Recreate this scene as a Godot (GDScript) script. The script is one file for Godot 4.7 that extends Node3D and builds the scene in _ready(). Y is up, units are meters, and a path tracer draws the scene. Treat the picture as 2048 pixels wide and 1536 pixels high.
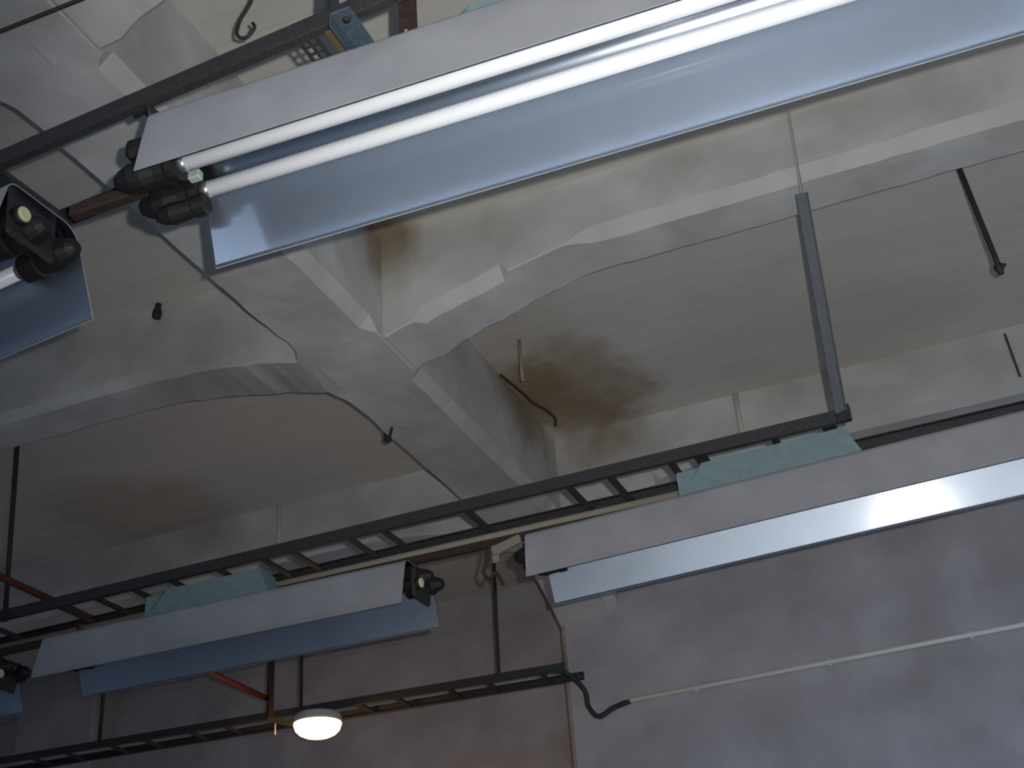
extends Node3D
# Concrete workshop ceiling seen from below: a main beam with haunched cross ribs,
# rows of twin-tube fluorescent troughs hung under cable ladders, a warm bulkhead lamp.

var M := {}
var taken := {}
var noise := FastNoiseLite.new()

const CEIL := 4.66
const SOFFIT := 4.2
const BEAM_L := -2.22
const BEAM_R := -1.87

# ---------------------------------------------------------------- naming and tagging
func numbered(called: String) -> String:
	if not taken.has(called):
		taken[called] = 0
		return called
	taken[called] += 1
	return "%s_%03d" % [called, taken[called]]

func tag(o: Node, label: String, category: String, group := "", kind := ""):
	o.set_meta("label", label)
	if category != "": o.set_meta("category", category)
	if group != "": o.set_meta("group", group)
	if kind != "": o.set_meta("kind", kind)

func thing(called: String, at: Vector3, label: String, category: String, group := "") -> Node3D:
	var o := Node3D.new()
	o.name = numbered(called)
	add_child(o)
	o.position = at
	tag(o, label, category, group)
	return o

func obj(st: SurfaceTool, called: String, mat: Material, parent: Node = null, smooth := false) -> MeshInstance3D:
	st.generate_normals()
	var mi := MeshInstance3D.new()
	mi.mesh = st.commit()
	mi.material_override = mat
	if parent == null:
		mi.name = numbered(called)
		add_child(mi)
	else:
		mi.name = called
		parent.add_child(mi, true)
	return mi

func structure(st: SurfaceTool, called: String, mat: Material, label: String, category: String) -> MeshInstance3D:
	var o := obj(st, called, mat)
	tag(o, label, category, "", "structure")
	return o

# ---------------------------------------------------------------- mesh helpers
func mb(smooth := false) -> SurfaceTool:
	var st := SurfaceTool.new()
	st.begin(Mesh.PRIMITIVE_TRIANGLES)
	st.set_smooth_group(0 if smooth else -1)
	return st

# corners counter-clockwise seen from outside
func quad(st: SurfaceTool, a: Vector3, b: Vector3, c: Vector3, d: Vector3):
	for v in [a, c, b, a, d, c]:
		st.add_vertex(v)

func tri(st: SurfaceTool, a: Vector3, b: Vector3, c: Vector3):
	for v in [a, c, b]:
		st.add_vertex(v)

# box with chamfered edges
func bbox(st: SurfaceTool, c: Vector3, s: Vector3, bev := 0.0, basis := Basis.IDENTITY):
	var h := s * 0.5
	var b: float = min(bev, min(h.x, min(h.y, h.z)) * 0.9)
	var P := func(sx, sy, sz, ax):
		var v := Vector3(sx * (h.x - (0.0 if ax == 0 else b)), sy * (h.y - (0.0 if ax == 1 else b)), sz * (h.z - (0.0 if ax == 2 else b)))
		return c + basis * v
	for ax in 3:
		var u := (ax + 1) % 3
		var w := (ax + 2) % 3
		for s1 in [-1, 1]:
			var k := []
			for q in [[-1, -1], [1, -1], [1, 1], [-1, 1]]:
				var sg := [0, 0, 0]
				sg[ax] = s1
				sg[u] = q[0]
				sg[w] = q[1]
				k.append(P.call(sg[0], sg[1], sg[2], ax))
			if s1 > 0: quad(st, k[0], k[1], k[2], k[3])
			else: quad(st, k[3], k[2], k[1], k[0])
	if b <= 0.0: return
	for ax in 3:
		var u := (ax + 1) % 3
		var w := (ax + 2) % 3
		for su in [-1, 1]:
			for sw in [-1, 1]:
				var e := []
				for se in [-1, 1]:
					var sg := [0, 0, 0]
					sg[ax] = se
					sg[u] = su
					sg[w] = sw
					e.append([P.call(sg[0], sg[1], sg[2], u), P.call(sg[0], sg[1], sg[2], w)])
				if su * sw > 0: quad(st, e[0][0], e[1][0], e[1][1], e[0][1])
				else: quad(st, e[0][1], e[1][1], e[1][0], e[0][0])
	for sx in [-1, 1]:
		for sy in [-1, 1]:
			for sz in [-1, 1]:
				var a: Vector3 = P.call(sx, sy, sz, 0)
				var b2: Vector3 = P.call(sx, sy, sz, 1)
				var c2: Vector3 = P.call(sx, sy, sz, 2)
				if sx * sy * sz > 0: tri(st, a, b2, c2)
				else: tri(st, a, c2, b2)

func frame_of(d: Vector3) -> Basis:
	var y := d.normalized()
	var x := y.cross(Vector3.UP if abs(y.y) < 0.95 else Vector3.RIGHT).normalized()
	return Basis(x, y, x.cross(y))

# a straight bar of rectangular section from p to q
func bar(st: SurfaceTool, p: Vector3, q: Vector3, w: float, t: float, bev := 0.001):
	bbox(st, (p + q) * 0.5, Vector3(w, (q - p).length(), t), bev, frame_of(q - p))

# lathe about an axis: profile = [[distance along axis, radius], ...]
func lathe(st: SurfaceTool, at: Vector3, axis: Vector3, profile: Array, n := 20):
	var f := frame_of(axis)
	for i in profile.size() - 1:
		var a = profile[i]
		var b = profile[i + 1]
		for k in n:
			var t0 := TAU * k / n
			var t1 := TAU * (k + 1) / n
			var d0 := f.x * cos(t0) + f.z * sin(t0)
			var d1 := f.x * cos(t1) + f.z * sin(t1)
			var p0: Vector3 = at + f.y * a[0] + d0 * a[1]
			var p1: Vector3 = at + f.y * a[0] + d1 * a[1]
			var p2: Vector3 = at + f.y * b[0] + d1 * b[1]
			var p3: Vector3 = at + f.y * b[0] + d0 * b[1]
			if a[1] < 1e-6: tri(st, p0, p3, p2)
			elif b[1] < 1e-6: tri(st, p0, p3, p1)
			else: quad(st, p0, p3, p2, p1)

func rod(st: SurfaceTool, p: Vector3, q: Vector3, r: float, n := 12):
	lathe(st, p, q - p, [[0.0, 0.0], [0.0, r], [(q - p).length(), r], [(q - p).length(), 0.0]], n)

# tube along a smooth path through points
func hose(st: SurfaceTool, pts: Array, r: float, n := 10, sub := 6):
	var cv := Curve3D.new()
	for i in pts.size():
		var t: Vector3 = (pts[min(i + 1, pts.size() - 1)] - pts[max(i - 1, 0)]) / 6.0
		cv.add_point(pts[i], -t, t)
	var line := []
	for i in pts.size() - 1:
		for k in sub: line.append(cv.sample(i, float(k) / sub))
	line.append(pts[-1])
	var rings := []
	var f := frame_of(line[1] - line[0])
	for i in line.size():
		var d: Vector3 = (line[min(i + 1, line.size() - 1)] - line[max(i - 1, 0)]).normalized()
		var x := (f.x - d * f.x.dot(d)).normalized()
		f = Basis(x, d, x.cross(d))
		var ring := []
		for k in n: ring.append(line[i] + (f.x * cos(TAU * k / n) + f.z * sin(TAU * k / n)) * r)
		rings.append(ring)
	for i in rings.size() - 1:
		for k in n:
			var k2 := (k + 1) % n
			quad(st, rings[i][k], rings[i + 1][k], rings[i + 1][k2], rings[i][k2])
	for k in n:
		tri(st, line[0], rings[0][k], rings[0][(k + 1) % n])
		tri(st, line[-1], rings[-1][(k + 1) % n], rings[-1][k])

# a closed loop of (z, y) points swept along x
func sweep_x(st: SurfaceTool, loop: Array, x0: float, x1: float, cuts := 1):
	var n := loop.size()
	for c in cuts:
		var a: float = lerp(x0, x1, float(c) / cuts)
		var b: float = lerp(x0, x1, float(c + 1) / cuts)
		for i in n:
			var p: Vector2 = loop[i]
			var q: Vector2 = loop[(i + 1) % n]
			quad(st, Vector3(a, p.y, p.x), Vector3(b, p.y, p.x), Vector3(b, q.y, q.x), Vector3(a, q.y, q.x))

# ---------------------------------------------------------------- materials
func plain(c: Color, rough := 0.7, metal := 0.0) -> StandardMaterial3D:
	var m := StandardMaterial3D.new()
	m.albedo_color = c
	m.roughness = rough
	m.metallic = metal
	return m

func mottle(seed_: int, freq: float, lo: Color, hi: Color, size := 512, oct := 5) -> NoiseTexture2D:
	var n := FastNoiseLite.new()
	n.seed = seed_
	n.frequency = freq
	n.fractal_octaves = oct
	var g := Gradient.new()
	g.set_color(0, lo)
	g.set_color(1, hi)
	var t := NoiseTexture2D.new()
	t.width = size
	t.height = size
	t.seamless = true
	t.noise = n
	t.color_ramp = g
	return t

func relief(seed_: int, freq: float, strength: float, size := 512) -> NoiseTexture2D:
	var n := FastNoiseLite.new()
	n.seed = seed_
	n.frequency = freq
	n.fractal_octaves = 4
	var t := NoiseTexture2D.new()
	t.width = size
	t.height = size
	t.seamless = true
	t.noise = n
	t.as_normal_map = true
	t.bump_strength = strength
	return t

func textured(m: StandardMaterial3D, tex: Texture2D, scale: float, nrm: Texture2D = null, amount := 0.5):
	m.albedo_texture = tex
	m.uv1_triplanar = true
	m.uv1_world_triplanar = true
	m.uv1_scale = Vector3.ONE * scale
	if nrm:
		m.normal_enabled = true
		m.normal_texture = nrm
		m.normal_scale = amount
	return m

func make_materials():
	var blotch := mottle(11, 0.006, Color(0.84, 0.83, 0.81), Color(1, 1, 1))
	var trowel := relief(5, 0.012, 5.0)
	M.paint = textured(plain(Color(0.775, 0.78, 0.78), 0.85), blotch, 0.6, trowel, 0.35)
	M.paint.vertex_color_use_as_albedo = true
	M.wall = textured(plain(Color(0.70, 0.695, 0.715), 0.9), mottle(23, 0.008, Color(0.86, 0.85, 0.84), Color(1, 1, 1)), 0.45, trowel, 0.5)
	M.floor = textured(plain(Color(0.60, 0.59, 0.57), 0.75), mottle(31, 0.01, Color(0.8, 0.8, 0.8), Color(1, 1, 1)), 0.4)
	# sheet metal of the troughs: white enamel outside, polished aluminium inside
	M.enamel = textured(plain(Color(0.625, 0.625, 0.64), 0.55), mottle(41, 0.01, Color(0.9, 0.9, 0.9), Color(1, 1, 1)), 0.9)
	M.mirror = textured(plain(Color(0.655, 0.70, 0.76), 0.50, 1.0), mottle(43, 0.005, Color(0.93, 0.935, 0.94), Color(1, 1, 1), 512, 3), 0.8)
	M.mirror.clearcoat_enabled = true
	M.mirror.clearcoat = 1.0
	M.mirror.clearcoat_roughness = 0.11
	M.polished = plain(Color(0.72, 0.76, 0.81), 0.20, 1.0)
	M.glass_tube = plain(Color(0.93, 0.945, 0.965), 0.3)
	M.cap = plain(Color(0.72, 0.73, 0.74), 0.35, 0.9)
	M.rubber = textured(plain(Color(0.12, 0.105, 0.11), 0.6), mottle(51, 0.03, Color(0.6, 0.6, 0.6), Color(1, 1, 1)), 6.0)
	M.starter = plain(Color(0.86, 0.85, 0.66), 0.45)
	M.socket_green = plain(Color(0.62, 0.70, 0.66), 0.5)
	M.ballast = textured(plain(Color(0.48, 0.565, 0.575), 0.5), mottle(61, 0.02, Color(0.9, 0.9, 0.9), Color(1, 1, 1)), 2.0)
	M.brown = textured(plain(Color(0.25, 0.185, 0.165), 0.7), mottle(71, 0.03, Color(0.7, 0.65, 0.6), Color(1, 1, 1)), 3.0)
	M.steel = textured(plain(Color(0.27, 0.275, 0.28), 0.6, 0.2), mottle(81, 0.03, Color(0.7, 0.68, 0.66), Color(1, 1, 1)), 4.0)
	M.steel_blue = textured(plain(Color(0.34, 0.41, 0.47), 0.5, 0.2), mottle(82, 0.03, Color(0.75, 0.75, 0.75), Color(1, 1, 1)), 4.0)
	M.strut = textured(plain(Color(0.29, 0.315, 0.355), 0.55, 0.2), mottle(83, 0.03, Color(0.75, 0.75, 0.75), Color(1, 1, 1)), 4.0)
	M.iron = plain(Color(0.17, 0.16, 0.16), 0.7, 0.1)
	M.red = textured(plain(Color(0.39, 0.14, 0.12), 0.6), mottle(91, 0.03, Color(0.7, 0.65, 0.65), Color(1, 1, 1)), 4.0)
	M.beige = textured(plain(Color(0.58, 0.555, 0.50), 0.6), mottle(92, 0.03, Color(0.85, 0.83, 0.8), Color(1, 1, 1)), 3.0)
	M.white_pipe = plain(Color(0.86, 0.87, 0.85), 0.5)
	M.black_cable = plain(Color(0.16, 0.155, 0.155), 0.6)
	M.lamp_base = plain(Color(0.78, 0.76, 0.73), 0.5)
	M.ochre = plain(Color(0.60, 0.50, 0.30), 0.6)
	M.rust = plain(Color(0.36, 0.31, 0.20), 0.75)
	M.seam = plain(Color(0.72, 0.71, 0.68), 0.85)
	M.window_frame = plain(Color(0.8, 0.8, 0.78), 0.5)
	M.pane = plain(Color(0.9, 0.95, 1.0, 0.12), 0.02)
	M.pane.transparency = BaseMaterial3D.TRANSPARENCY_ALPHA
	M.lamp_glow = plain(Color(1, 0.95, 0.85), 0.4)
	M.lamp_glow.emission_enabled = true
	M.lamp_glow.emission = Color(1.0, 0.80, 0.52)
	M.lamp_glow.emission_energy_multiplier = 4.0

# ---------------------------------------------------------------- oil stains: brown seepage with a ragged outline
const STAINS := [   # centre, radius, depth of the dye, squash in z
	[Vector3(-1.58, 4.66, -5.32), 0.42, 0.70, 0.8],
	[Vector3(-1.80, 4.66, -5.25), 0.25, 0.85, 0.55],
	[Vector3(-1.66, 4.66, -5.60), 0.26, 0.62, 1.0],
	[Vector3(-1.86, 4.63, -3.79), 0.21, 0.85, 1.0],
	[Vector3(-1.87, 4.50, -5.00), 0.60, 0.28, 0.5],
	[Vector3(-0.45, 4.66, -5.35), 0.75, 0.16, 1.0],
	[Vector3(-4.20, 4.66, -5.45), 0.60, 0.40, 1.0],
	[Vector3(-2.75, 4.30, -4.00), 0.45, 0.30, 1.0],
]
func stain_at(p: Vector3) -> float:
	var keep := 1.0
	for s in STAINS:
		var d: Vector3 = p - s[0]
		d.z *= s[3]
		var r: float = s[1]
		var l := d.length()
		if l > r * 1.5: continue
		l += r * (0.26 * noise.get_noise_3d(p.x * 5.0, p.y * 5.0, p.z * 5.0) + 0.10 * noise.get_noise_3d(p.x * 21.0, p.y * 21.0, p.z * 21.0))
		keep *= 1.0 - s[2] * clamp((r - l) / (r * 0.45), 0.0, 1.0) * (0.9 + 0.25 * noise.get_noise_3d(p.x * 9.0 + 40.0, p.y * 9.0, p.z * 9.0))
	return 1.0 - keep

func dyed(base: Color, p: Vector3) -> Color:
	return base.lerp(Color(base.r * 0.44, base.g * 0.315, base.b * 0.185), clamp(stain_at(p), 0.0, 1.0))

func dyed_vertex(st: SurfaceTool, p: Vector3):
	st.set_color(dyed(Color(1, 1, 1), p))
	st.add_vertex(p)

func dyed_quad(st: SurfaceTool, a: Vector3, b: Vector3, c: Vector3, d: Vector3):
	for v in [a, c, b, a, d, c]: dyed_vertex(st, v)

# ---------------------------------------------------------------- the concrete
func ceiling_texture() -> ImageTexture:
	# one texel = 8 mm over x -8..6, z -8..5; board marks run along x
	var W := 1750
	var H := 1625
	var data := PackedByteArray()
	data.resize(W * H * 3)
	var rng := RandomNumberGenerator.new()
	rng.seed = 4
	var boards := []
	for i in 140: boards.append(rng.randf_range(0.93, 1.0))
	var k := 0
	for j in H:
		var z := -8.0 + j * 0.008
		var bz := (z + 8.0) / 0.11
		var bi := int(bz)
		var seam := 0.90 if bz - bi < 0.07 else 1.0
		for i in W:
			var x := -8.0 + i * 0.008
			var v: float = boards[bi] * seam * (1.0 + 0.05 * noise.get_noise_2d(x * 2.2, z * 7.0) + 0.03 * noise.get_noise_2d(x * 12.0, z * 60.0))
			var c := Color(v * 0.97, v * 0.955, v * 0.92)
			if x > -5.2 and x < 0.6 and z > -6.2 and z < -3.4: c = dyed(c, Vector3(x, CEIL, z))
			c = c.linear_to_srgb()
			data[k] = int(clamp(c.r, 0, 1) * 255)
			data[k + 1] = int(clamp(c.g, 0, 1) * 255)
			data[k + 2] = int(clamp(c.b, 0, 1) * 255)
			k += 3
	return ImageTexture.create_from_image(Image.create_from_data(W, H, false, Image.FORMAT_RGB8, data))

func build_ceiling():
	var st := mb()
	var uv := func(x, z): return Vector2((x + 8.0) / 14.0, (z + 8.0) / 13.0)
	var c := [Vector3(-8, CEIL, -8), Vector3(6, CEIL, -8), Vector3(6, CEIL, 5), Vector3(-8, CEIL, 5)]
	for i in [0, 2, 1, 0, 3, 2]:
		st.set_uv(uv.call(c[i].x, c[i].z))
		st.add_vertex(c[i])
	var up := Vector3(0, 0.25, 0)
	for f in [[3, 2, 1, 0]]:
		for i in [0, 2, 1, 0, 3, 2]:
			st.set_uv(Vector2.ZERO)
			st.add_vertex(c[f[i]] + up)
	for e in 4:
		var a: Vector3 = c[e]
		var b: Vector3 = c[(e + 1) % 4]
		for v in [a, b + up, b, a, a + up, b + up]:
			st.set_uv(Vector2.ZERO)
			st.add_vertex(v)
	var m := plain(Color(0.79, 0.78, 0.755), 0.9)
	m.albedo_texture = ceiling_texture()
	structure(st, "ceiling", m, "board-marked concrete ceiling slab with brown oil stains", "ceiling")

func wob(p: Vector3, f: float, amp: float) -> float:
	return noise.get_noise_3d(p.x * f, p.y * f, p.z * f) * amp

func build_beam():
	var st := mb()
	var prev := []
	var z := 5.0
	while z > -6.66:
		var fine := z < -1.5
		# the arrises are patched up roughly where ribs run in
		var rough := 0.004
		for zr in [-1.95, -3.9, -5.88]:
			rough += 0.020 * exp(-pow((z - zr - 0.1) / 0.28, 2.0))
		var left := BEAM_L + wob(Vector3(z, 0, 3), 9.0, rough * 1.6) - (0.05 * exp(-pow((z + 4.0) / 0.13, 2.0)) + 0.05 * exp(-pow((z + 2.06) / 0.10, 2.0)))
		var cut := 0.045 + wob(Vector3(z, 7, 1), 12.0, 0.006)
		for zr in [-1.92, -3.9, -5.88]:
			cut *= clamp((abs(z - zr) - 0.17) / 0.05, 0.12, 1.0)
		var y0 := SOFFIT + wob(Vector3(z, 2, 2), 3.0, 0.004)
		var ring := [Vector3(left, CEIL, z), Vector3(left - 0.001, y0 + 0.2, z), Vector3(left, y0 + 0.012, z), Vector3(left + 0.010, y0, z),
			Vector3(-2.12, y0 + wob(Vector3(z, 5, 9), 6.0, 0.004), z), Vector3(-2.02, y0 + wob(Vector3(z, 8, 9), 6.0, 0.004), z),
			Vector3(BEAM_R - cut, y0, z), Vector3(BEAM_R, y0 + cut, z), Vector3(BEAM_R + wob(Vector3(z, 1, 1), 5.0, 0.003), y0 + 0.13, z),
			Vector3(BEAM_R, y0 + 0.22, z), Vector3(BEAM_R, y0 + 0.31, z), Vector3(BEAM_R, y0 + 0.385, z), Vector3(BEAM_R, CEIL, z)]
		if prev:
			for i in ring.size() - 1:
				dyed_quad(st, prev[i], ring[i], ring[i + 1], prev[i + 1])
		prev = ring
		z -= 0.03 if fine else 0.25
	var b := structure(st, "concrete_beam", M.paint, "deep painted concrete main beam with chamfered lower edge", "beam")
	# haunch where the beam runs into the wall
	st = mb()
	st.set_color(Color(1, 1, 1))
	var w := [Vector2(-6.0, 4.21), Vector2(-6.07, 4.195), Vector2(-6.33, 4.10), Vector2(-6.50, 4.02), Vector2(-6.62, 3.95), Vector2(-6.62, 4.21)]
	var xs := [BEAM_L - 0.004, BEAM_L + 0.01, BEAM_R - 0.05, BEAM_R + 0.003]
	for i in w.size() - 1:
		for k in 3:
			var lift0: float = 0.012 if k == 0 else (0.0 if k == 1 else 0.0)
			var lift1: float = 0.04 if k == 2 else 0.0
			quad(st, Vector3(xs[k], w[i].y + lift0, w[i].x), Vector3(xs[k], w[i + 1].y + lift0, w[i + 1].x), Vector3(xs[k + 1], w[i + 1].y + lift1, w[i + 1].x), Vector3(xs[k + 1], w[i].y + lift1, w[i].x))
	for x in [xs[0], xs[3]]:
		var lift: float = 0.012 if x == xs[0] else 0.04
		for i in range(1, w.size() - 2):
			quad(st, Vector3(x, w[i].y + lift, w[i].x), Vector3(x, 4.25, w[i].x), Vector3(x, 4.25, w[i + 1].x), Vector3(x, w[i + 1].y + lift, w[i + 1].x))
	var o := obj(st, "haunch", M.paint, b)

func rib_soffit(x: float, base_r: float, base_l: float) -> float:
	if x > BEAM_R: 
		var t: float = clamp((x - BEAM_R) / 0.80, 0.0, 1.0)
		return lerp(SOFFIT - 0.004, base_r, 1.0 - pow(1.0 - t, 1.35))
	if x < BEAM_L:
		var t: float = clamp((BEAM_L - x) / 0.78, 0.0, 1.0)
		return lerp(SOFFIT - 0.004, base_l, 1.0 - pow(1.0 - t, 1.6))
	return SOFFIT + 0.002

func build_rib(zf: float, base_r: float, base_l: float, label: String):
	var st := mb()
	var prev := []
	var x := -8.0
	while x < 6.01:
		var s := rib_soffit(x, base_r, base_l)
		var near_beam: float = clamp(1.0 - max(x - BEAM_R, BEAM_L - x) / 0.85, 0.0, 1.0)
		var p := Vector3(x, 0, zf)
		s += wob(p, 4.0, 0.004) + near_beam * wob(p, 14.0, 0.012)
		var far := zf - 0.235 - 0.055 * near_beam + wob(p + Vector3(0, 4, 0), 16.0, 0.006 + 0.028 * near_beam * (1.0 - near_beam * 0.4))
		var cut := 0.045 + wob(p + Vector3(0, 9, 0), 10.0, 0.008)
		# the chamfer strip is broken where it was patched
		if x > -1.36 and x < 0.0: cut *= clamp((x + 1.13) / 0.10, 0.14, 1.0)
		elif x <= -1.36 and x > -1.72: cut *= clamp((-1.34 - x) / 0.03, 0.14, 1.0)
		if x < BEAM_L: cut *= clamp((-2.55 - x) / 0.35, 0.15, 0.8)
		elif x < -1.72: cut *= 0.15
		var ring := [Vector3(x, CEIL, zf), Vector3(x, lerp(CEIL, s, 0.2), zf), Vector3(x, lerp(CEIL, s, 0.45), zf + wob(p + Vector3(0, 2, 0), 6.0, 0.003)), Vector3(x, s + cut + 0.03, zf), Vector3(x, s + cut, zf),
			Vector3(x, s, zf - cut), Vector3(x, s + wob(p + Vector3(0, 6, 0), 7.0, 0.004), zf - 0.13), Vector3(x, s, far + 0.012), Vector3(x, s + 0.012, far), Vector3(x, s + 0.15, far), Vector3(x, CEIL, far)]
		if prev:
			for i in ring.size() - 1:
				dyed_quad(st, prev[i], prev[i + 1], ring[i + 1], ring[i])
		prev = ring
		x += 0.03 if x > -5.4 and x < 0.8 else 0.2
	return structure(st, "concrete_rib", M.paint, label, "ceiling rib")

func rect_ring(st: SurfaceTool, a: Vector3, b: Vector3):
	bbox(st, (a + b) * 0.5, (b - a).abs(), 0.0)

func build_shell():
	# far end: the wall under the beam's end stands forward of the wall in the next bay
	var st := mb()
	var e := 0.03
	var o := [Vector2(6.0, -6.6), Vector2(BEAM_L + e, -6.6), Vector2(BEAM_L, -6.6 - e), Vector2(BEAM_L, -7.9), Vector2(6.0, -7.9)]
	for i in o.size():
		var a: Vector2 = o[i]
		var b: Vector2 = o[(i + 1) % o.size()]
		quad(st, Vector3(a.x, 0, a.y), Vector3(a.x, CEIL, a.y), Vector3(b.x, CEIL, b.y), Vector3(b.x, 0, b.y))
	structure(st, "wall_front", M.wall, "pale grey plastered wall under the end of the beam", "wall")
	st = mb()
	bbox(st, Vector3(-5.11, 2.33, -7.77), Vector3(5.78, 4.66, 0.2))
	var wf := structure(st, "wall_far", M.wall, "dim grey concrete wall of the deeper bay behind the lamp", "wall")
	st = mb()
	bbox(st, Vector3(-5.11, 4.425, -7.668), Vector3(5.78, 0.012, 0.012), 0.003)
	obj(st, "pour_joint", M.wall, wf)
	st = mb()
	bbox(st, Vector3(-6.35, 2.33, -7.55), Vector3(0.68, 4.66, 0.26), 0.015)
	structure(st, "wall_pier", M.wall, "pale pier standing against the far wall", "pier")
	st = mb()
	bbox(st, Vector3(-8.1, 2.4, -1.45), Vector3(0.2, 4.8, 13.0))
	structure(st, "wall_left", M.wall, "plain side wall of the workshop beyond the dim bay", "wall")
	st = mb()
	bbox(st, Vector3(-1, -0.1, -1.45), Vector3(14.4, 0.2, 13.1))
	structure(st, "floor", M.floor, "grey concrete workshop floor", "floor")
	# back wall and side wall with tall windows, behind the camera
	window_wall("wall_back", true, 5.0, -8.0, 6.0, [[-4.6, -3.2], [-3.08, -0.38], [-0.26, 2.44], [2.56, 5.26]], 0.8, 4.3, "plastered wall with tall windows behind the viewer")
	window_wall("wall_right", false, 6.0, -7.9, 5.0, [[-5.9, -3.3], [-3.1, -0.5], [-0.3, 2.3]], 0.8, 4.2, "plastered side wall with tall windows")

var window_count := 0
func window_wall(called: String, along_x: bool, at: float, from: float, to: float, holes: Array, y0: float, y1: float, label: String):
	var st := mb()
	var t := 0.25
	var put := func(a0: float, a1: float, b0: float, b1: float):
		if along_x: bbox(st, Vector3((a0 + a1) / 2, (b0 + b1) / 2, at + t / 2), Vector3(a1 - a0, b1 - b0, t))
		else: bbox(st, Vector3(at + t / 2, (b0 + b1) / 2, (a0 + a1) / 2), Vector3(t, b1 - b0, a1 - a0))
	put.call(from, to, 0.0, y0)
	put.call(from, to, y1, 4.9)
	var last := from
	for h in holes:
		put.call(last, h[0], y0, y1)
		last = h[1]
	put.call(last, to, y0, y1)
	structure(st, called, M.wall, label, "wall")
	for h in holes:
		window_count += 1
		var w := Node3D.new()
		w.name = "window_%d" % window_count
		add_child(w)
		tag(w, "tall daylight window in the plastered wall behind the viewer" if along_x else "tall daylight window in the plastered side wall", "window", "windows behind the viewer" if along_x else "windows in the side wall", "structure")
		var mid: float = (h[0] + h[1]) / 2
		w.position = Vector3(mid, y0, at + 0.12) if along_x else Vector3(at + 0.12, y0, mid)
		if not along_x: w.rotation.y = PI / 2
		var ww: float = h[1] - h[0]
		var hh := y1 - y0
		var f := mb()
		for s in [-1, 1]: bbox(f, Vector3(s * (ww / 2 - 0.03), hh / 2, 0), Vector3(0.06, hh, 0.08), 0.004)
		for y in [0.03, hh - 0.03]: bbox(f, Vector3(0, y, 0), Vector3(ww - 0.12, 0.06, 0.08), 0.004)
		bbox(f, Vector3(0, hh / 2, 0), Vector3(0.05, hh - 0.12, 0.06), 0.004)
		for y in [hh / 3, hh * 2 / 3]: bbox(f, Vector3(0, y, 0), Vector3(ww - 0.12, 0.04, 0.05), 0.004)
		obj(f, "window_frame", M.window_frame, w)
		for i in 2:
			for j in 3:
				var p := mb()
				bbox(p, Vector3((i - 0.5) * (ww / 2 - 0.02), hh * (j + 0.5) / 3, 0), Vector3(ww / 2 - 0.06, hh / 3 - 0.02, 0.004))
				obj(p, "pane", M.pane, w)

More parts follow.
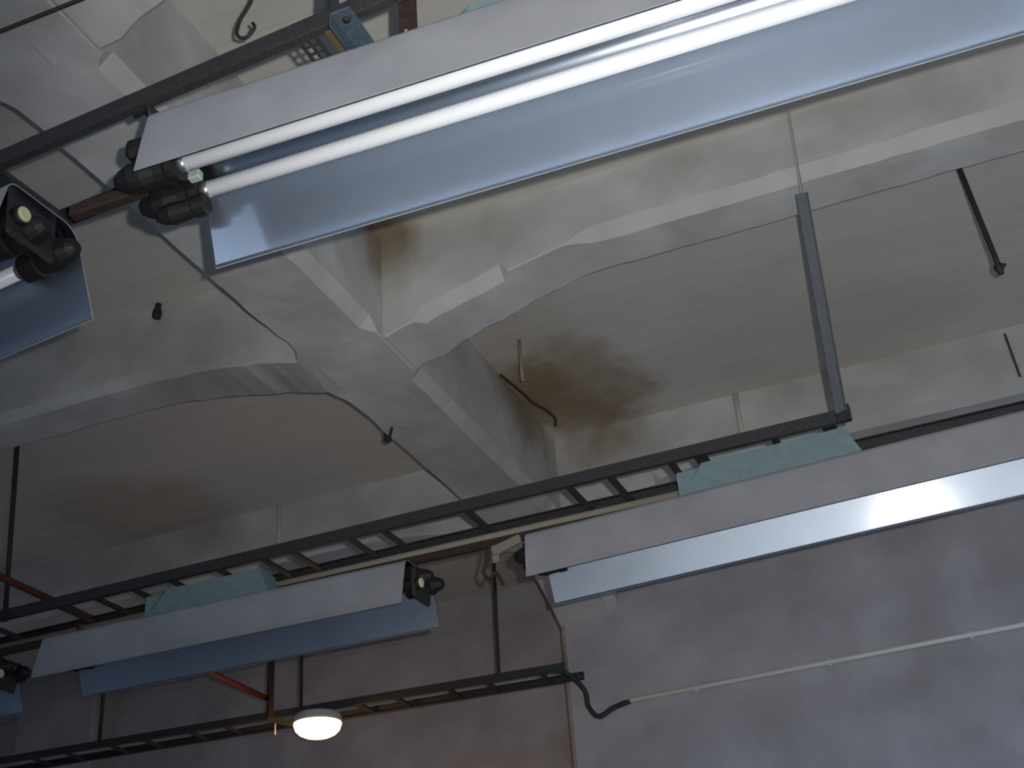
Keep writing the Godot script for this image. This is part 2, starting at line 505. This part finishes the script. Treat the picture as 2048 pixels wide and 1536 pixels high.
# ---------------------------------------------------------------- fluorescent trough
# local frame: origin at the left end of the sheet, level of the far lower lip; +z towards the viewer's side
func trough(called_label: String, at: Vector3, slope: float, tilt: float, L: float, top: float, tube_a: float, tube_b: float, starter_y: float, gear: Array, lip := 0.030):
	var t := thing("fluorescent_fixture", at, called_label, "ceiling light", "twin-tube fluorescent troughs")
	t.rotation = Vector3(0, -atan(slope), atan(tilt))
	# section of the sheet (z, y), from the near lip over the spine to the far lip
	var sec := [Vector2(0.190, lip), Vector2(0.188, lip + 0.006)]
	sec.append(Vector2(0.170, lerp(lip + 0.006, top - 0.03, 0.55)))
	for i in 7:
		var a := deg_to_rad(13.0 + 77.0 * i / 6.0)
		sec.append(Vector2(0.122, top - 0.030) + Vector2(cos(a), sin(a)) * 0.030)
	for i in 9:
		var a := deg_to_rad(90.0 + 69.0 * i / 8.0)
		sec.append(Vector2(-0.020, top - 0.058) + Vector2(cos(a), sin(a)) * 0.058)
	for k in [0.06, 0.12, 0.5, 0.94, 0.975]:
		sec.append(Vector2(lerp(-0.0741, -0.130, k), lerp(top - 0.037, 0.002, k)))
	sec.append(Vector2(-0.130, 0.002))
	sec.append(Vector2(-0.128, -0.002))
	var nrm := []
	for i in sec.size():
		var d: Vector2 = (sec[min(i + 1, sec.size() - 1)] - sec[max(i - 1, 0)]).normalized()
		nrm.append(Vector2(d.y, -d.x))    # outwards (up)
	var sheet := func(lo: float, hi: float, m: Material, called: String, a: float, b: float, i0: int, i1: int):
		var st := mb(true)
		var loop := []
		for i in sec.size(): loop.append(sec[i] + nrm[i] * lo)
		var back := []
		for i in sec.size(): back.append(sec[i] + nrm[i] * hi)
		for i in range(i0, i1):
			quad(st, Vector3(a, loop[i].y, loop[i].x), Vector3(a, loop[i + 1].y, loop[i + 1].x), Vector3(b, loop[i + 1].y, loop[i + 1].x), Vector3(b, loop[i].y, loop[i].x))
		st.set_smooth_group(1)
		for i in range(i0, i1):
			quad(st, Vector3(a, back[i].y, back[i].x), Vector3(b, back[i].y, back[i].x), Vector3(b, back[i + 1].y, back[i + 1].x), Vector3(a, back[i + 1].y, back[i + 1].x))
		st.set_smooth_group(-1)
		for x in [a, b]:
			for i in range(i0, i1):
				quad(st, Vector3(x, loop[i].y, loop[i].x), Vector3(x, back[i].y, back[i].x), Vector3(x, back[i + 1].y, back[i + 1].x), Vector3(x, loop[i + 1].y, loop[i + 1].x))
		for i in [i0, i1]:
			quad(st, Vector3(a, loop[i].y, loop[i].x), Vector3(b, loop[i].y, loop[i].x), Vector3(b, back[i].y, back[i].x), Vector3(a, back[i].y, back[i].x))
		return obj(st, called, m, t)
	var last := sec.size() - 1
	for w in [[0, 3], [18, last]]:
		sheet.call(0.0, 0.0012, M.mirror, "reflector_wing", 0.001, L - 0.001, w[0], w[1]).set_meta("label", "brushed aluminium reflector wing inside the trough")
	sheet.call(0.0, 0.0012, M.polished, "reflector_spine", 0.001, L - 0.001, 3, 18).set_meta("label", "polished spine of the trough behind the tubes")
	sheet.call(0.0014, 0.0035, M.enamel, "trough_shell", 0.0, L, 0, last).set_meta("label", "pale enamelled outer sheet of the trough")
	# tubes with metal caps, in black waterproof holders
	for k in 2:
		var zz: float = [0.047, -0.050][k]
		var yy: float = min(0.151, top - 0.044)
		var st := mb(true)
		rod(st, Vector3(tube_a, yy, zz), Vector3(tube_b, yy, zz), 0.019, 20)
		var tb := obj(st, "tube", M.glass_tube, t)
		tb.set_meta("label", "white unlit fluorescent tube")
		for s in [[tube_a, 1.0], [tube_b, -1.0]]:
			st = mb(true)
			rod(st, Vector3(s[0], yy, zz), Vector3(s[0] + s[1] * 0.018, yy, zz), 0.0194, 18)
			obj(st, "end_cap", M.cap, tb)
		for s in [[tube_a, -1.0], [tube_b, 1.0]]:
			st = mb()
			var pr := [[-0.012, 0.0], [-0.012, 0.028], [-0.010, 0.035], [0.006, 0.035], [0.008, 0.030], [0.012, 0.030], [0.014, 0.037], [0.034, 0.037], [0.038, 0.031], [0.070, 0.036], [0.100, 0.034], [0.125, 0.026], [0.140, 0.016], [0.146, 0.0]]
			lathe(st, Vector3(s[0] + s[1] * 0.012, yy, zz), Vector3(s[1], 0, 0), pr, 14)
			bbox(st, Vector3(s[0] + s[1] * 0.07, yy + 0.032, zz), Vector3(0.055, 0.034, 0.034), 0.006)
			obj(st, "lamp_holder", M.rubber, t)
	# bridge plate, starter sockets and cable entry at each end
	for s in [[tube_a, -1.0], [tube_b, 1.0]]:
		var st := mb()
		bbox(st, Vector3(s[0] + s[1] * 0.075, top - 0.050, -0.015), Vector3(0.075, 0.042, 0.150), 0.008)
		bbox(st, Vector3(s[0] + s[1] * 0.050, top - 0.030, 0.075), Vector3(0.11, 0.050, 0.06), 0.012)
		obj(st, "end_block", M.rubber, t)
		if s[1] < 0.0:
			st = mb()
			lathe(st, Vector3(tube_a + 0.012, 0.113, -0.050), Vector3(-1, 0, 0), [[0.0, 0.0], [0.0, 0.020], [0.004, 0.026], [0.030, 0.026], [0.034, 0.022], [0.085, 0.026], [0.110, 0.020], [0.125, 0.010], [0.128, 0.0]], 14)
			obj(st, "cable_gland", M.rubber, t)
			continue
		st = mb()
		bbox(st, Vector3(s[0] + 0.098, starter_y + 0.004, 0.040), Vector3(0.020, 0.120, 0.150), 0.010)
		obj(st, "end_plate", M.iron, t)
		st = mb()
		lathe(st, Vector3(s[0] + s[1] * 0.03, starter_y, 0.088), Vector3(s[1], 0, 0), [[0.0, 0.0], [0.0, 0.024], [0.088, 0.024], [0.092, 0.021], [0.092, 0.0]], 16)
		var sb := obj(st, "starter_socket", M.rubber, t)
		st = mb()
		lathe(st, Vector3(s[0] + s[1] * 0.121, starter_y, 0.088), Vector3(s[1], 0, 0), [[0.0, 0.0], [0.0, 0.0185], [0.006, 0.0185], [0.008, 0.016], [0.0075, 0.008], [0.0075, 0.0]], 18)
		var disc := obj(st, "starter", M.starter, sb)
		disc.set_meta("label", "cream round end of the starter")
	var tm := mb()
	bbox(tm, Vector3(tube_a + 0.006, 0.158, -0.006), Vector3(0.030, 0.024, 0.022), 0.004)
	obj(tm, "terminal", M.socket_green, t)
	if gear:
		var st := mb()
		# gear box: slanted right cheek
		var a: float = gear[0]
		var b: float = gear[1]
		var y0: float = gear[2]
		var y1: float = gear[3]
		var z0: float = gear[4]
		var z1: float = gear[5]
		var pf := [Vector2(a, y0), Vector2(b, y0), Vector2(b - 0.012, y0 + 0.03), Vector2(b - 0.045, y1), Vector2(a + 0.10, y1), Vector2(a + 0.09, y1 - 0.016), Vector2(a + 0.004, y1 - 0.016)]
		for i in pf.size():
			var p: Vector2 = pf[i]
			var q: Vector2 = pf[(i + 1) % pf.size()]
			quad(st, Vector3(p.x, p.y, z1), Vector3(q.x, q.y, z1), Vector3(q.x, q.y, z0), Vector3(p.x, p.y, z0))
		for z in [z0, z1]:
			for i in range(1, pf.size() - 1):
				if z == z0: tri(st, Vector3(pf[0].x, pf[0].y, z), Vector3(pf[i].x, pf[i].y, z), Vector3(pf[i + 1].x, pf[i + 1].y, z))
				else: tri(st, Vector3(pf[0].x, pf[0].y, z), Vector3(pf[i + 1].x, pf[i + 1].y, z), Vector3(pf[i].x, pf[i].y, z))
		var bo := obj(st, "ballast_box", M.ballast, t)
		bo.set_meta("label", "pale teal ballast box")
		st = mb(true)
		rod(st, Vector3(b - 0.012, y0 + 0.018, (z0 + z1) / 2), Vector3(b + 0.02, y0 + 0.018, (z0 + z1) / 2), 0.013, 12)
		obj(st, "cable_gland", M.iron, bo)
	# two screws in the spine between the tubes
	for x in [L * 0.33, L * 0.72]:
		var st := mb(true)
		lathe(st, Vector3(x, top + 0.001, -0.012), Vector3(0, -1, 0), [[0.0, 0.0], [0.0, 0.007], [0.004, 0.006], [0.005, 0.0]], 10)
		obj(st, "screw", M.iron, t)
	return t

# ---------------------------------------------------------------- cable ladder
func ladder(label: String, at: Vector3, slope: float, x0: float, x1: float, width: float, rungs: Array, rail_h: float, far_x1 := 1e9):
	var t := thing("cable_ladder", at, label, "cable tray", "cable ladders")
	t.rotation.y = -atan(slope)
	for k in 2:
		var z: float = [0.0, -width][k]
		var e: float = x1 if k == 0 or far_x1 > 1e8 else far_x1
		var st := mb()
		var s: float = [1.0, -1.0][k]
		# C-shaped rail: web and two flanges turned inwards
		bbox(st, Vector3((x0 + e) / 2, 0, z), Vector3(e - x0, rail_h, 0.003), 0.0008)
		bbox(st, Vector3((x0 + e) / 2, rail_h / 2 - 0.0015, z - s * 0.011), Vector3(e - x0, 0.003, 0.020), 0.0008)
		bbox(st, Vector3((x0 + e) / 2, -rail_h / 2 + 0.0015, z - s * 0.011), Vector3(e - x0, 0.003, 0.020), 0.0008)
		obj(st, "rail", M.steel, t)
	for r in rungs:
		var w: float = r[1] if r is Array else 0.026
		var x: float = r[0] if r is Array else r
		var st := mb()
		bbox(st, Vector3(x, -rail_h * 0.25, -width / 2), Vector3(w, 0.014, width - 0.004), 0.002)
		obj(st, "rung", M.steel, t)
	return t

func single(st: SurfaceTool, called: String, m: Material, label: String, category: String, group := "") -> MeshInstance3D:
	var o := obj(st, called, m)
	tag(o, label, category, group)
	return o

# ---------------------------------------------------------------- scene
func _ready():
	noise.seed = 3
	noise.frequency = 0.55
	noise.fractal_octaves = 3

	# camera: 1.6 m above the floor, tipped up at the ceiling
	var cam := Camera3D.new()
	cam.name = "camera"
	add_child(cam)
	cam.position = Vector3(0, 1.6, 0)
	cam.rotation_degrees = Vector3(29.357, 19.874, -4.541)
	cam.fov = 32.93
	cam.current = true

	# daylight: a plain overcast sky that reaches the room through the windows
	var we := WorldEnvironment.new()
	we.name = "environment"
	var env := Environment.new()
	var sky := Sky.new()
	var sm := ProceduralSkyMaterial.new()
	sm.sky_top_color = Color(0.63, 0.75, 0.92)
	sm.sky_horizon_color = Color(0.73, 0.82, 0.93)
	sm.ground_bottom_color = Color(0.30, 0.30, 0.30)
	sm.ground_horizon_color = Color(0.42, 0.43, 0.44)
	sm.sun_angle_max = 0.0
	sm.energy_multiplier = 1.0
	sky.sky_material = sm
	env.background_mode = Environment.BG_SKY
	env.background_energy_multiplier = 7.8
	env.sky = sky
	env.tonemap_mode = Environment.TONE_MAPPER_LINEAR
	env.tonemap_exposure = 1.0
	env.sdfgi_enabled = true
	env.ssao_enabled = true
	env.ssil_enabled = true
	we.environment = env
	add_child(we)

	# the camera's flash, a little up and to the side of the lens
	var flash := SpotLight3D.new()
	flash.name = "camera_flash"
	add_child(flash)
	flash.position = cam.transform * Vector3(0.075, 0.055, 0.02)
	flash.basis = cam.basis * Basis(Vector3.UP, deg_to_rad(-7.5)) * Basis(Vector3.RIGHT, deg_to_rad(7.0))
	flash.spot_angle = 38.0
	flash.spot_angle_attenuation = 1.0
	flash.spot_range = 30.0
	flash.light_size = 0.012
	flash.light_color = Color(1.0, 0.985, 0.96)
	flash.light_energy = 9.2
	flash.shadow_enabled = true

	make_materials()
	build_shell()
	build_ceiling()
	build_beam()
	build_rib(-3.78, 4.385, 4.325, "haunched concrete rib between the first and second rows of troughs")
	var rib2 = build_rib(-5.76, 4.335, 4.33, "concrete rib over the far cable ladder, close to the end wall")
	build_rib(-1.80, 4.385, 4.325, "haunched concrete rib above the big trough with two white tubes")
	for i in 3:
		build_rib(0.18 + 1.98 * i, 4.385, 4.325, ["concrete rib straight above the viewer", "concrete rib behind the viewer, second from the windows", "concrete rib behind the viewer beside the windows"][i])
	for x in [-0.905, -3.515]:
		var st := mb(true)
		rod(st, Vector3(x, CEIL, -5.757), Vector3(x, 4.37, -5.757), 0.014, 10)
		obj(st, "formwork_seam", M.seam, rib2)
	var st := mb()
	bar(st, Vector3(0.386, 4.63, -5.755), Vector3(0.397, 4.395, -5.755), 0.008, 0.010)
	obj(st, "crack_strip", M.steel, rib2)

	# --- fluorescent troughs
	trough("wide trough showing two white tubes above the beam crossing", Vector3(-1.375, 3.263, -1.850), -0.06, 0.027, 1.78, 0.222, 0.012, 1.70, 0.150,
		[0.60, 1.25, 0.225, 0.298, -0.02, 0.085])
	trough("trough with a glaring flash reflection on its bright reflector", Vector3(-1.491, 3.263, -4.288), -0.03, 0.0395, 1.80, 0.186, 0.075, 1.72, 0.105,
		[0.575, 1.235, 0.196, 0.312, -0.03, 0.09], 0.0)
	trough("dim trough hanging over the warm round lamp", Vector3(-3.640, 3.275, -4.282), 0.0, -0.0075, 1.665, 0.186, 0.09, 1.575, 0.105,
		[0.44, 1.03, 0.196, 0.312, -0.035, 0.075], 0.0)
	trough("trough whose dark rubber end and cream starter poke out beside the beam", Vector3(-3.41, 3.136, -1.975), 0.05, 0.076, 1.67, 0.215, 0.09, 1.535, 0.165, [])
	trough("trough end next to the red pipe at the dark side", Vector3(-5.62, 3.263, -4.282), 0.0, 0.0, 1.665, 0.186, 0.09, 1.60, 0.105, [], 0.0)

	# --- cable ladders
	ladder("cable ladder over the second row of troughs, running under the beam", Vector3(-0.32, 3.65, -4.195), 0.010, -4.9, 0.0, 0.292,
		[-4.55, -4.2, -3.76, -3.36, -3.17, -2.98, -2.79, -2.56, -2.35, -2.21, -1.95, -1.80, -1.44, -1.02, -0.855, -0.62, [-0.51, 0.045], -0.235, [-0.04, 0.05]], 0.046, 0.62)
	ladder("cable ladder above the wide trough with white tubes", Vector3(-0.976, 3.62, -1.745), 0.062, -1.9, 0.75, 0.26,
		[-1.45, [-0.935, 0.05], -0.49, 0.42], 0.044)
	var rg := []
	var xx := -0.14
	for i in 13:
		rg.append(xx)
		xx -= 0.30 if i % 2 == 0 else 0.22
	ladder("cable ladder along the far wall behind the warm lamp", Vector3(-2.10, 3.62, -6.275), -0.062, -3.7, 0.0, 0.23, rg, 0.04, 0.04)

	# perforated strip, blue angle and slotted channel over the wide trough
	st = mb()
	for s in [-0.019, 0.0, 0.019]: bbox(st, Vector3(s, 0, -0.13), Vector3(0.008, 0.004, 0.26), 0.001)
	for i in 12: bbox(st, Vector3(0, 0, -0.012 - i * 0.0215), Vector3(0.046, 0.0036, 0.008), 0.001)
	var o := single(st, "perforated_strip", M.steel, "dark perforated steel strip across the ladder beside the blue bracket", "metal strip")
	o.position = Vector3(-1.035, 3.602, -1.755)
	st = mb()
	bbox(st, Vector3(0.022, 0, -0.12), Vector3(0.046, 0.004, 0.30), 0.001)
	bbox(st, Vector3(0.0, -0.018, -0.12), Vector3(0.004, 0.036, 0.30), 0.001)
	o = single(st, "angle_bracket", M.steel_blue, "blue-grey steel angle bolted across the ladder", "bracket")
	o.position = Vector3(-0.952, 3.592, -1.745)
	st = mb(true)
	lathe(st, Vector3(0.024, -0.001, 0.004), Vector3(0, -1, 0), [[0, 0.0], [0, 0.009], [0.006, 0.009], [0.007, 0.0]], 6)
	obj(st, "bolt", M.iron, o)
	st = mb()
	bbox(st, Vector3(0.024, 0.0, -0.20), Vector3(0.030, 0.003, 0.20), 0.001)
	obj(st, "backing_strip", M.rust, o).position = Vector3(-0.045, -0.001, 0.09)
	st = mb()
	bbox(st, Vector3(0, 0.53, 0.0), Vector3(0.034, 1.06, 0.003), 0.0008)
	for s in [-1, 1]: bbox(st, Vector3(s * 0.0155, 0.53, -0.012), Vector3(0.003, 1.06, 0.024), 0.0008)
	o = single(st, "slotted_channel", M.brown, "brown slotted steel channel hanging down beside the blue bracket", "hanger")
	o.position = Vector3(-0.866, 3.60, -1.90)
	for i in 6:
		st = mb()
		bbox(st, Vector3(0.0, 0.065 + i * 0.17, 0.0022), Vector3(0.006, 0.018, 0.001), 0.0003)
		obj(st, "slot", M.wall, o)
	st = mb()
	bar(st, Vector3(0, 0, 0), Vector3(0, 1.04, 0), 0.022, 0.005)
	bar(st, Vector3(0.011, 0, -0.01), Vector3(0.011, 1.04, -0.01), 0.004, 0.022)
	o = single(st, "hanger_angle", M.steel, "dark steel angle rising from the ladder rail to the ceiling", "hanger")
	o.position = Vector3(-0.978, 3.63, -1.752)

	# --- brown mounting rails joining the troughs
	st = mb()
	bbox(st, Vector3(0, 0, 0), Vector3(0.20, 0.030, 0.030), 0.004)
	o = single(st, "mounting_rail", M.brown, "brown rail joining the wide trough to the next one past the beam", "mounting rail")
	o.position = Vector3(-1.585, 3.43, -1.855)
	st = mb()
	bbox(st, Vector3(0, 0, 0), Vector3(3.70, 0.030, 0.030), 0.004)
	o = single(st, "mounting_rail", M.brown, "brown rail along the top of the second row of troughs", "mounting rail")
	o.position = Vector3(-2.80, 3.532, -4.355)
	st = mb(true)
	rod(st, Vector3(-4.35, 3.582, -4.415), Vector3(-0.95, 3.584, -4.405), 0.015, 12)
	single(st, "conduit_pipe", M.beige, "beige conduit pipe slung under the cable ladder", "pipe")

	# --- hangers
	st = mb()
	bar(st, Vector3(-0.247, 4.30, -3.765), Vector3(-0.306, 3.655, -4.190), 0.040, 0.005)
	bar(st, Vector3(-0.228, 4.30, -3.765), Vector3(-0.287, 3.655, -4.180), 0.005, 0.024)
	o = single(st, "hanger_strut", M.strut, "dark steel strut bent down from the rib to the cable ladder", "hanger")
	st = mb()
	bar(st, Vector3(-0.230, 4.655, -3.772), Vector3(-0.246, 4.29, -3.768), 0.040, 0.006)
	obj(st, "painted_end", M.wall, o).set_meta("label", "upper end painted over pale grey")
	st = mb()
	bbox(st, Vector3(-0.30, 3.655, -4.20), Vector3(0.05, 0.06, 0.03), 0.004)
	obj(st, "clamp", M.iron, o)
	st = mb(true)
	rod(st, Vector3(-3.800, 4.42, -4.01), Vector3(-3.915, 3.60, -4.20), 0.011, 10)
	single(st, "hanger_rod", M.iron, "thin dark rod from the rib to the ladder crossing the red pipe", "hanger")
	st = mb(true)
	hose(st, [Vector3(0.285, 4.66, -4.2), Vector3(0.296, 4.52, -4.2), Vector3(0.328, 4.07, -4.2)], 0.010, 10)
	lathe(st, Vector3(0.326, 4.085, -4.2), Vector3(0.05, -1, 0), [[0, 0.010], [0.004, 0.017], [0.02, 0.018], [0.026, 0.012], [0.04, 0.011], [0.042, 0.0]], 10)
	rod(st, Vector3(0.330, 4.06, -4.2), Vector3(0.350, 4.075, -4.19), 0.006, 8)
	single(st, "hanger_rod", M.iron, "short bent rod with a nut, hanging loose from the ceiling", "hanger")
	st = mb(true)
	rod(st, Vector3(-2.455, 4.66, -6.29), Vector3(-2.47, 3.60, -6.27), 0.009, 10)
	single(st, "hanger_rod", M.iron, "thin rod carrying the far ladder next to its free end", "hanger")
	st = mb(true)
	rod(st, Vector3(-4.895, 4.66, -6.12), Vector3(-4.90, 3.60, -6.12), 0.012, 10)
	single(st, "hanger_rod", M.iron, "thin rod carrying the far ladder in front of the pale pier", "hanger")

	# --- red pipe
	st = mb(true)
	rod(st, Vector3(-3.76, 3.705, -3.2), Vector3(-3.80, 3.705, -6.12), 0.016, 14)
	single(st, "red_pipe", M.red, "thin red pipe crossing above the ladder to the lamp post", "pipe")
	st = mb()
	bbox(st, Vector3(-3.68, 3.582, -4.413), Vector3(0.035, 0.05, 0.045), 0.01)
	single(st, "red_clamp", M.red, "small red clamp on the beige conduit pipe", "clamp")

	# --- bulkhead lamp on its posts
	st = mb()
	bar(st, Vector3(0, 0, 0), Vector3(0, 1.08, 0), 0.050, 0.006)
	bar(st, Vector3(-0.022, 0, -0.014), Vector3(-0.022, 1.08, -0.014), 0.006, 0.028)
	o = single(st, "lamp_post", M.brown, "broad dark steel post holding the bracket of the warm lamp", "hanger")
	o.position = Vector3(-3.765, 3.58, -6.12)
	st = mb()
	bar(st, Vector3(0, 0, 0), Vector3(0, 1.04, 0), 0.028, 0.006)
	o = single(st, "lamp_post", M.brown, "narrow dark post right above the warm lamp", "hanger")
	o.position = Vector3(-3.565, 3.60, -6.10)
	bulkhead_lamp()

	# --- conduit and cable on the end wall
	st = mb(true)
	rod(st, Vector3(-1.875, 3.470, -6.585), Vector3(0.8, 3.508, -6.585), 0.013, 12)
	o = single(st, "wall_conduit", M.white_pipe, "thin white conduit running along the plastered end wall", "conduit")
	for i in 4:
		st = mb()
		bbox(st, Vector3(-1.5 + i * 0.7, 3.4755 + i * 0.01, -6.592), Vector3(0.018, 0.036, 0.02), 0.003)
		obj(st, "clip", M.white_pipe, o)
	st = mb(true)
	hose(st, [Vector3(-2.55, 3.655, -6.36), Vector3(-2.30, 3.66, -6.38), Vector3(-2.17, 3.645, -6.45), Vector3(-2.095, 3.56, -6.54), Vector3(-2.085, 3.47, -6.56), Vector3(-2.035, 3.41, -6.57), Vector3(-1.955, 3.445, -6.58), Vector3(-1.86, 3.467, -6.585)], 0.014, 10)
	single(st, "black_cable", M.black_cable, "black cable drooping off the ladder end into the white conduit", "cable")

	# --- odds and ends on the concrete
	st = mb(true)
	hose(st, [Vector3(-1.47, 4.66, -2.2), Vector3(-1.455, 4.36, -2.2), Vector3(-1.50, 4.25, -2.2), Vector3(-1.505, 4.20, -2.2), Vector3(-1.475, 4.18, -2.2), Vector3(-1.452, 4.205, -2.2), Vector3(-1.458, 4.225, -2.2)], 0.005, 8)
	single(st, "wire_hook", M.steel, "thin wire hook dangling from the ceiling above the wide trough", "hook")
	st = mb(true)
	rod(st, Vector3(-3.6, 4.188, -1.905), Vector3(-1.6, 4.188, -1.905), 0.006, 8)
	single(st, "ceiling_cable", M.iron, "thin dark cable strung under the beam crossing", "cable")
	st = mb(true)
	rod(st, Vector3(-1.669, 4.67, -4.756), Vector3(-1.669, 4.446, -4.756), 0.008, 10)
	single(st, "pipe_stub", M.beige, "short pale stub hanging from the oil-stained ceiling", "pipe stub")
	st = mb(true)
	hose(st, [Vector3(-1.862, 4.655, -5.0), Vector3(-1.835, 4.652, -5.2), Vector3(-1.824, 4.648, -5.32), Vector3(-1.79, 4.64, -5.40), Vector3(-1.782, 4.645, -5.52), Vector3(-1.815, 4.655, -5.62)], 0.006, 8)
	single(st, "stained_cable", M.brown, "brown cable stuck to the ceiling inside the oil stain", "cable")
	st = mb(true)
	lathe(st, Vector3(-2.90, 4.665, -3.76), Vector3(0, -1, 0.1), [[0, 0.012], [0.03, 0.014], [0.05, 0.02], [0.075, 0.018], [0.085, 0.0]], 12)
	single(st, "iron_plug", M.iron, "small dark iron plug on the dim ceiling beyond the beam", "plug")
	st = mb()
	bbox(st, Vector3(-2.225, 4.20, -4.52), Vector3(0.03, 0.05, 0.03), 0.008)
	bar(st, Vector3(-2.205, 4.195, -4.50), Vector3(-2.165, 4.195, -4.44), 0.010, 0.010)
	single(st, "rebar_end", M.iron, "rusty reinforcement end sticking out of the beam edge", "rebar")
	# cable from ladder to trough end
	st = mb(true)
	hose(st, [Vector3(-1.49, 3.595, -1.80), Vector3(-1.43, 3.57, -1.77), Vector3(-1.405, 3.54, -1.735), Vector3(-1.395, 3.515, -1.73), Vector3(-1.40, 3.493, -1.745)], 0.006, 8)
	single(st, "black_cable", M.black_cable, "short black cable from the ladder to the end of the wide trough", "cable")
	# pale bracket and hanging cords in the gap between the two far troughs
	st = mb()
	bbox(st, Vector3(-1.60, 3.455, -4.225), Vector3(0.12, 0.035, 0.02), 0.004, Basis(Vector3(0, 0, 1), 0.25))
	bbox(st, Vector3(-1.65, 3.435, -4.235), Vector3(0.03, 0.07, 0.015), 0.004)
	single(st, "gap_bracket", M.beige, "pale bracket in the gap between the two far troughs", "bracket")
	st = mb(true)
	hose(st, [Vector3(-1.66, 3.46, -4.20), Vector3(-1.672, 3.40, -4.20), Vector3(-1.69, 3.36, -4.205), Vector3(-1.67, 3.33, -4.21), Vector3(-1.645, 3.35, -4.21), Vector3(-1.62, 3.30, -4.22)], 0.007, 8)
	single(st, "brown_cord", M.brown, "brown cord looping down in the gap between the far troughs", "cord")

func bulkhead_lamp():
	var at := Vector3(-3.462, 3.50, -6.10)
	var t := thing("bulkhead_lamp", at, "lit round bulkhead lamp giving warm light below the ladder", "lamp")
	var st := mb(true)
	lathe(st, Vector3(0, 0.055, 0), Vector3(0, -1, 0), [[0, 0.0], [0, 0.110], [0.01, 0.124], [0.042, 0.134], [0.050, 0.134], [0.050, 0.0]], 36)
	var b := obj(st, "lamp_base", M.lamp_base, t)
	b.set_meta("label", "pale round lamp base")
	st = mb(true)
	lathe(st, Vector3(0, 0.008, 0), Vector3(0, -1, 0), [[0, 0.126], [0.012, 0.130], [0.020, 0.126], [0.04, 0.120], [0.060, 0.100], [0.074, 0.070], [0.082, 0.035], [0.084, 0.0]], 36)
	obj(st, "diffuser", M.lamp_glow, t)
	st = mb()
	bar(st, Vector3(-0.305, 0.075, 0.01), Vector3(-0.10, 0.005, 0.07), 0.006, 0.030)
	var arm := obj(st, "arm", M.ochre, t)
	st = mb(true)
	rod(st, Vector3(-0.25, 0.05, 0.02), Vector3(-0.25, -0.02, 0.02), 0.005, 8)
	obj(st, "bolt", M.lamp_base, arm)
	var l := OmniLight3D.new()
	l.name = "lamp_light"
	t.add_child(l)
	l.position = Vector3(0, -0.11, 0)
	l.light_color = Color(1.0, 0.72, 0.42)
	l.light_energy = 0.22
	l.light_size = 0.10
	l.omni_range = 25.0
	l.omni_attenuation = 2.0
	l.shadow_enabled = true
